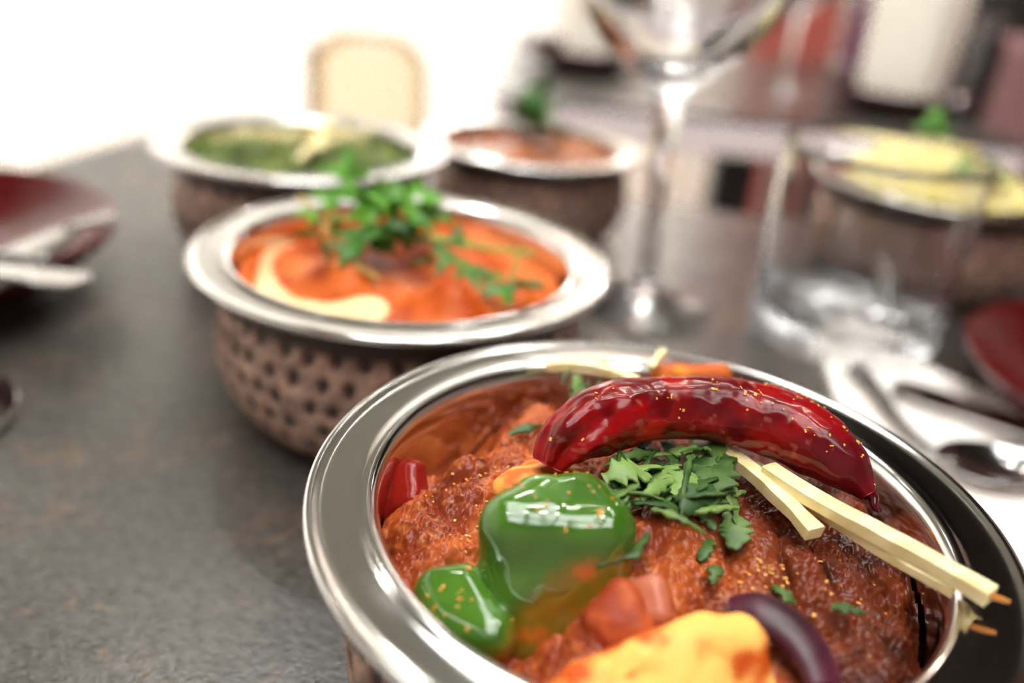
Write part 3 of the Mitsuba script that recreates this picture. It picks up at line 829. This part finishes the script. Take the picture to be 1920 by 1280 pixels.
# ------------------------------------------------------------------ glassware
WG = curve(np.array([(.0005, .0003), (.020, .0003), (.0310, .0003), (.0320, .0010), (.0312, .0018), (.022, .0032), (.011, .0058), (.0062, .0105), (.0046, .020), (.0043, .045), (.0050, .070), (.0062, .088), (.0088, .097), (.0160, .1035), (.028, .1140), (.0400, .1290), (.0470, .1480), (.0490, .1680), (.0470, .1950), (.0430, .2150), (.0424, .2156), (.0416, .2150), (.0456, .1950), (.0474, .1680), (.0452, .1494), (.0378, .1318), (.0258, .1186), (.0140, .1100), (.0050, .1070), (.0005, .1064)]), 190)
WGM = mikit.ply(lathe(WG, 96), 'glass', smooth=True)


def wine_glass(x, y, label, s=1.0, lean=0.0):
    k = unique('wine_glass')
    thing(k, label, 'wine glass')
    scene[k] = {**WGM, 'to_world': T().translate([float(x), float(y), 0.0002 + 0.032 * abs(math.sin(math.radians(lean)))]).rotate([0, 1, 0], lean).scale(s)}


g0 = at(1204, 572)
wine_glass(g0[0], g0[1], 'clear long-stemmed wine glass standing behind the orange gravy bowl', 1.0, -2.2)
g1 = at(33, 830)  # steel disc standing in for the foot of a wine glass
thing('steel_glass_foot', 'wine glass foot modelled as a small round polished steel coaster peeking in at the left edge of the table', 'disc')
scene['steel_glass_foot'] = moved(mikit.ply(lathe(curve(np.array([(.0005, .0), (.030, 0), (.0318, .0006), (.0328, .0022), (.0326, .0034), (.0318, .0038), (.0308, .0034), (.0298, .0027), (.0285, .0025), (.0005, .0025)]), 70), 96), 'steel', smooth=True), g1[0] - .0390, g1[1] + .004, 0.0001)

# tumbler with a heavy cut base
tc = at(1568, 628)
tp = curve(np.array([(.0005, .002), (.012, .0012), (.030, .0010), (.0385, .0008), (.0402, .0020), (.0408, .006), (.0412, .03), (.0418, .06), (.0422, .0855), (.0416, .0863), (.0408, .0855), (.0400, .06), (.0390, .03), (.0375, .018), (.033, .0135), (.020, .0118), (.0005, .0112)]), 120)
a = np.linspace(0, 2 * np.pi, 192, endpoint=False)
A, I = np.meshgrid(a, np.arange(len(tp)), indexing='ij')
Rt, Zt = tp[I, 0].copy(), tp[I, 1].copy()
cut = (Zt < .0105) & (I < 40)
Zt = Zt + np.where(cut & (Rt < .036) & (Zt < .003), 0.0013 * np.cos(A * 16) ** 2 * np.clip(Rt / .02, 0, 1), 0)
inner = I > 85
Zt = Zt + np.where(inner & (Zt < .0135), 0.0009 * np.cos(A * 12 + Rt * 300) * np.clip(Rt / .012, 0, 1), 0)
tv = np.stack([Rt * np.cos(A), Rt * np.sin(A), Zt], -1).reshape(-1, 3)
tmesh = trimesh.Trimesh(tv, grid_faces(192, len(tp), wrap_a=True), process=False)
thing('drinking_glass', 'clear straight drinking glass with a thick cut base in front of the rice bowl', 'drinking glass')
TUMBLER = mikit.ply(tmesh, 'glass', smooth=True)
scene['drinking_glass'] = moved(TUMBLER, tc[0], tc[1], 0.0001)

# ------------------------------------------------------------------ plates, napkins, cutlery
PLATE = lathe(curve(np.array([(.0005, .003), (.045, .003), (.047, 0), (.050, 0), (.052, .004), (.072, .012), (.086, .024), (.0872, .0262), (.0862, .0275), (.0845, .0265), (.070, .0150), (.052, .0075), (.03, .0062), (.0005, .006)]), 110), 128)
PR, PP = mikit.ply(PLATE, 'plate_red', smooth=True), mikit.ply(PLATE, 'plate_plum', smooth=True)


def plate(d, x, y, label, s=1.0):
    k = unique('side_plate')
    thing(k, label, 'plate')
    scene[k] = moved(d, x, y, 0.0001, 0, s)


PL = np.array([-0.256, 0.318])
plate(PR, PL[0], PL[1], 'glossy dark red side plate at the left edge with napkin and knives on it', 0.98)
plate(PR, 0.256, 0.285, 'glossy dark red plate at the right edge behind the white napkin', 0.93)


def cloth(outline, h, seed, waves=0.0012, sub=0.004):
    """a folded cloth: an outline in the plane, rounded and slightly wavy, with thickness"""
    import shapely.geometry as sg
    pg = sg.Polygon(outline).buffer(-.003).buffer(.003)
    m = trimesh.creation.extrude_polygon(pg, h, engine='earcut')
    mm = m3.Manifold(m3.Mesh(np.asarray(m.vertices, np.float32), np.asarray(m.faces, np.uint32))).refine_to_length(sub).to_mesh()
    v = np.array(mm.vert_properties[:, :3], float)
    top = v[:, 2] > h * 0.5
    v[:, 2] += np.where(top, (meshkit.fbm(v * [45, 45, 0], 2, seed) - 0.3) * 2 * waves, 0)
    return trimesh.Trimesh(v, mm.tri_verts, process=False)


# napkin on the left plate
nk = cloth([(-.050, -.02), (.022, -.022), (.026, .022), (-.048, .024)], .006, 3)
nk.apply_transform(trimesh.transformations.rotation_matrix(0.1, [0, 0, 1]))
nk.apply_translation((PL[0] - .02, PL[1] - .005, .0085))
thing('folded_napkin', 'folded white napkin lying on the dark red plate at the left edge', 'napkin')
put('folded_napkin', nk, 'napkin', 50)


def knife(p0, p1, up, label, blade=0.46, w=.0095):
    """a table knife from its blade tip p0 to its handle end p1"""
    p0, p1 = np.asarray(p0, float), np.asarray(p1, float)
    L = np.linalg.norm(p1 - p0)
    x = (p1 - p0) / L
    y = np.cross(up, x); y /= np.linalg.norm(y)
    z = np.cross(x, y)
    import shapely.geometry as sg
    b = L * blade
    th = np.linspace(np.pi / 2, 3 * np.pi / 2, 12)
    out = [(w * .9 + w * .9 * math.cos(t), w * math.sin(t)) for t in th] + [(b, -w * .8), (b, w * .75)]
    bl = trimesh.creation.extrude_polygon(sg.Polygon(out), .0014, engine='earcut').apply_translation((0, 0, -.0007))
    M = np.eye(4); M[:3, :3] = np.stack([x, y, z], 1); M[:3, 3] = p0
    hd = tube([(b - .004, 0, 0), (b + .012, 0, 0), (L * .8, 0, 0), (L, 0, 0)], [.0028, .0035, .0050, .0040], 30, 16, PchipInterpolator, flat=0.6)
    k = unique('table_knife')
    thing(k, label, 'knife')
    put(k + '__blade', bl.apply_transform(M), 'steel_cutlery', 30)
    put(k + '__handle', hd.apply_transform(M), 'steel_cutlery', 50)


def fork(tip, end, label, up=(0, 0, 1.0)):
    tip, end = np.asarray(tip, float), np.asarray(end, float)
    L = np.linalg.norm(end - tip)
    x = (end - tip) / L
    y = np.cross(up, x); y /= np.linalg.norm(y)
    z = np.cross(x, y)
    M = np.eye(4); M[:3, :3] = np.stack([x, y, z], 1); M[:3, 3] = tip
    k = unique('table_fork')
    thing(k, label, 'fork')
    for s in (-1.5, -.5, .5, 1.5):
        put(k + '__tine', tube([(0, s * .0055, .001), (.02, s * .0055, -.001), (.045, s * .0052, .001)], [.0007, .0012, .0013], 12, 8).apply_transform(M), 'steel_cutlery', True)
    put(k + '__neck', tube([(.040, 0, .0006), (.052, 0, .0012), (.064, 0, .0022), (.08, 0, .003)], [.0092, .0098, .0060, .0022], 24, 16, flat=0.14).apply_transform(M), 'steel_cutlery', True)
    put(k + '__handle', tube([(.076, 0, .003), (L * .7, 0, .004), (L - .01, 0, .001), (L, 0, .0005)], [.0022, .0030, .0044, .0030], 30, 16, PchipInterpolator, flat=0.4).apply_transform(M), 'steel_cutlery', True)


knife(at(166, 527, .031), at(-260, 480, .029), (0, 0, 1.0), 'table knife with a broad bright rounded blade reaching over the front of the left plate', 0.55, .0062)
fork(at(-120, 560, .030), at(212, 405, .0285), 'steel fork with its handle lying across the right rim of the left plate')

# napkin and cutlery at the right
nk2 = cloth([at(1524, 640)[:2], at(1600, 628)[:2], at(1700, 682)[:2], at(1850, 748)[:2], at(2060, 905)[:2], at(2200, 1060)[:2], at(1980, 1200)[:2], at(1810, 1010)[:2], at(1575, 800)[:2]], .003, 8, .0009)
nk2.apply_translation((0, 0, .0003))
thing('folded_napkin_001', 'white folded napkin on the table right of the nearest bowl, under the spoon and knife', 'napkin')
put('folded_napkin_001', nk2, 'napkin', 50)


def spoon(pts, bowl_c, bowl_dir, label):
    k = unique('table_spoon')
    thing(k, label, 'spoon')
    put(k + '__handle', tube(pts, [.0055, .0040, .0030, .0024, .0030], 40, 16, CubicSpline, flat=0.4), 'steel_cutlery', True)
    n, na = 10, 40
    u = np.linspace(0.02, 1, n); a = np.linspace(0, 2 * np.pi, na, endpoint=False)
    Ux, Ax = np.meshgrid(u, a, indexing='ij')
    ex = 0.021 * Ux * np.cos(Ax); ey = 0.0135 * Ux * np.sin(Ax) * (1 - 0.12 * np.cos(Ax))
    ez = .0055 * (Ux ** 2.2)
    top = np.stack([ex, ey, ez], -1).reshape(-1, 3)
    bot = top - [0, 0, .0012]
    f = grid_faces(n, na, wrap_b=True)
    kk = n * na
    e = (n - 1) * na; j = np.arange(na); j2 = (j + 1) % na
    s = np.vstack([np.stack([e + j, e + j2, e + j + kk], 1), np.stack([e + j2, e + j2 + kk, e + j + kk], 1)])
    m = trimesh.Trimesh(np.vstack([top, bot]), np.vstack([f, f[:, ::-1] + kk, s]), process=False)
    d = np.array([bowl_dir[0], bowl_dir[1]]) / np.hypot(*bowl_dir[:2])
    m.apply_transform(trimesh.transformations.rotation_matrix(math.atan2(d[1], d[0]), [0, 0, 1]))
    m.apply_translation(bowl_c)
    put(k + '__bowl', m, 'steel_cutlery', True)


s0, s1, s2, s3, sb = at(1600, 690, .007), at(1650, 745, .007), at(1705, 810, .0075), at(1790, 868, .008), at(1870, 893, .0045)
spoon([s0, s1, s2, s3], sb, sb - s3, 'steel spoon lying on the white napkin beside the nearest bowl')
knife(at(1672, 722, .0066), at(2250, 905, .0085), (0, 0, 1.0), 'dark-reflecting steel knife on the white napkin in front of the red plate', 0.62, .0085)

# ------------------------------------------------------------------ the far table's setting
P2 = at(1665, 208)
plate(PP, P2[0] + .008, P2[1] + .01, 'dark plum plate under the standing cream napkin on the far table')
P1 = at(1095, 128)
plate(PP, P1[0], P1[1], 'dark plum plate at the left end of the far table, behind the wine glass')


def standing_napkin(x, y, z, w, h, rz, label):
    k = unique('standing_napkin')
    thing(k, label, 'napkin')
    n, mz = 120, 16
    t = np.linspace(0, 1, n)
    prof = np.array([(-.5, .10), (-.30, -.22), (0, -.42), (.20, -.10), (.5, .06), (.42, .24), (.1, .2), (-.2, .32), (-.45, .2)])
    pr = curve(np.vstack([prof, prof[:1]]), n + 1)[:-1]
    zs = np.linspace(0, 1, mz)
    sc = np.interp(zs, [0, .12, .6, 1], [.80, .92, 1.0, .90])
    v = np.stack([pr[None, :, 0] * sc[:, None] * w, pr[None, :, 1] * sc[:, None] * w, np.broadcast_to(zs[:, None] * h, (mz, n)) * (1 + 0.12 * np.cos(pr[None, :, 0] * 4) * zs[:, None])], -1).reshape(-1, 3)
    f = grid_faces(mz, n, wrap_b=True)
    v = np.vstack([v, [[0, 0, 0]], [[0, 0, h * 0.9]]])
    j = np.arange(n); j2 = (j + 1) % n
    f = np.vstack([f, np.stack([j, j2, j * 0 + mz * n], 1), np.stack([(mz - 1) * n + j2, (mz - 1) * n + j, j * 0 + mz * n + 1], 1)])
    m = trimesh.Trimesh(v, f, process=False)
    if m.volume < 0: m.invert()
    m.apply_transform(trimesh.transformations.rotation_matrix(rz, [0, 0, 1]))
    m.apply_translation((x, y, z))
    put(k, m, 'napkin_cream', 50)


standing_napkin(P2[0] + .014, P2[1] + .006, .0070, .122, .21, 0.1, 'tall cream napkin folded upright on the dark plum plate of the far table')
standing_napkin(P1[0] + .008, P1[1] + .006, .0070, .09, .16, 0.5, 'pale upright napkin on the plum plate at the left end of the far table')
for px, py, lab in ((1462, 172, 'clear wine glass standing left of the standing cream napkin on the far table'), (1560, 120, 'clear wine glass behind the standing cream napkin on the far table')):
    g = at(px, py)
    wine_glass(g[0], g[1], lab)


thing('dark_cabinet', 'tall dark wooden cabinet against the back wall at the right, behind the pink chair', 'cabinet')
put('dark_cabinet__body', box(1.1, 0.4, 2.2, (1.95, 3.05, FLOOR + 1.1), 0, .01), 'dark_wood', 40)
for x in (1.68, 2.22):
    d = put('dark_cabinet__door', box(.52, .02, 2.1, (x, 2.84, FLOOR + 1.1), 0, .004), 'dark_wood', 40)
    h = put(d + '__handle', tube([(x + (.2 if x < 1.9 else -.2), 2.822, -.1), (x + (.2 if x < 1.9 else -.2), 2.822, .1)], .008, 4, 10, PchipInterpolator), 'brass_wood')

thing('side_table', 'small black side table in front of the dark cabinet, carrying one glass', 'table')
put('side_table__top', box(.6, .45, .03, (1.28, 2.5, -.015), 0, .004), 'black_metal', 40)
put('side_table__pedestal', tube([(1.28, 2.5, FLOOR + .02), (1.28, 2.5, -.03)], .03, 2, 16, PchipInterpolator), 'black_metal')
put('side_table__base', trimesh.creation.cylinder(.2, .02, sections=40).apply_translation((1.28, 2.5, FLOOR + .01)), 'black_metal', 40)
thing('drinking_glass_001', 'clear drinking glass on the small black side table by the dark cabinet', 'drinking glass')
scene['drinking_glass_001'] = moved(TUMBLER, 1.17, 2.42, .0001)

# ------------------------------------------------------------------ chairs
def chair(x, y, rz, seat_h, back_h, w, label, back, frame, backm, seatm):
    k = unique('dining_chair')
    thing(k, label, 'chair')
    M = trimesh.transformations.translation_matrix((x, y, FLOOR)) @ trimesh.transformations.rotation_matrix(rz, [0, 0, 1])
    P = lambda n, m, b, s=40: put(f'{k}__{n}', m.apply_transform(M), b, s)
    P('seat', box(w, w, .05, (0, 0, seat_h), 0, .018), seatm)
    for sx in (-1, 1):
        P('leg', tube([(sx * (w / 2 - .03), w / 2 - .03, seat_h - .02), (sx * (w / 2 - .01), w / 2 - .0, .0)], [.016, .011], 6, 12, PchipInterpolator), frame)
        P('leg', tube([(sx * (w / 2 - .03), -w / 2 + .03, seat_h - .02), (sx * (w / 2 - .01), -w / 2 - .02, .0)], [.016, .011], 6, 12, PchipInterpolator), frame)
    if back == 'cane':
        h0 = seat_h + .05
        hw = w / 2 - .01
        c = .07
        arc = lambda cx, s: [(cx + s * c * math.sin(t), -w / 2 + .01, back_h - c + c * math.cos(t)) for t in np.linspace(0, np.pi / 2, 6)]
        pts = [(-hw, -w / 2 + .02, seat_h - .02), (-hw, -w / 2 + .01, back_h - c - .02)] + arc(-hw + c, -1)[::-1][0:] + arc(hw - c, 1) + [(hw, -w / 2 + .01, back_h - c - .02), (hw, -w / 2 + .02, seat_h - .02)]
        P('back_frame', tube(pts, .010, 90, 12, PchipInterpolator), frame)
        P('cane_panel', box(2 * hw - .02, .006, back_h - h0 - .02, (0, -w / 2 + .01, (back_h + h0) / 2 - .005)), backm)
        P('back_post', box(.022, .03, back_h - seat_h, (-hw - .012, -w / 2 + .03, (back_h + seat_h) / 2 - .03), 0, .004), 'black_metal')
        P('back_bar', tube([(-hw, -w / 2 + .01, h0 - .01), (hw, -w / 2 + .01, h0 - .01)], .012, 4, 12, PchipInterpolator), frame)
    else:
        P('backrest', box(w, .06, back_h - seat_h - .05, (0, -w / 2 + .03, (back_h + seat_h) / 2 + .03), 0, .025), backm)
        for sx in (-1, 1):
            P('back_post', box(.03, .05, back_h - seat_h + .04, (sx * (w / 2 + .014), -w / 2 + .03, (back_h + seat_h) / 2 - .02), 0, .005), frame)
    return k


def cane_color(p, n, uv):
    import drjit as dr
    g = dr.maximum(dr.sin(p.z * 520), dr.maximum(dr.sin((p.x + p.y) * 520), dr.sin((p.x + p.y + p.z) * 380)))
    return mix(col(232, 204, 152), col(255, 244, 214), smoothstep(-0.2, 0.5, g))


scene['cane'] = {'type': 'twosided', 'bsdf': {'type': 'principled', 'base_color': proc(cane_color), 'roughness': 0.6, 'specular': 0.3}}
cc0 = along(712, 160, 1.75)
chair(cc0[0], cc0[1], 0.0, 0.32, .71, .23, 'cane-backed chair with a thin dark frame standing by the white wall beyond the table', 'cane', 'brass_wood', 'cane', 'napkin_cream')
chair(.865, 1.50, 0.0, .45, .835, .40, 'dusty pink upholstered chair with black frame at the right of the far table', 'pad', 'black_metal', 'velvet', 'velvet')
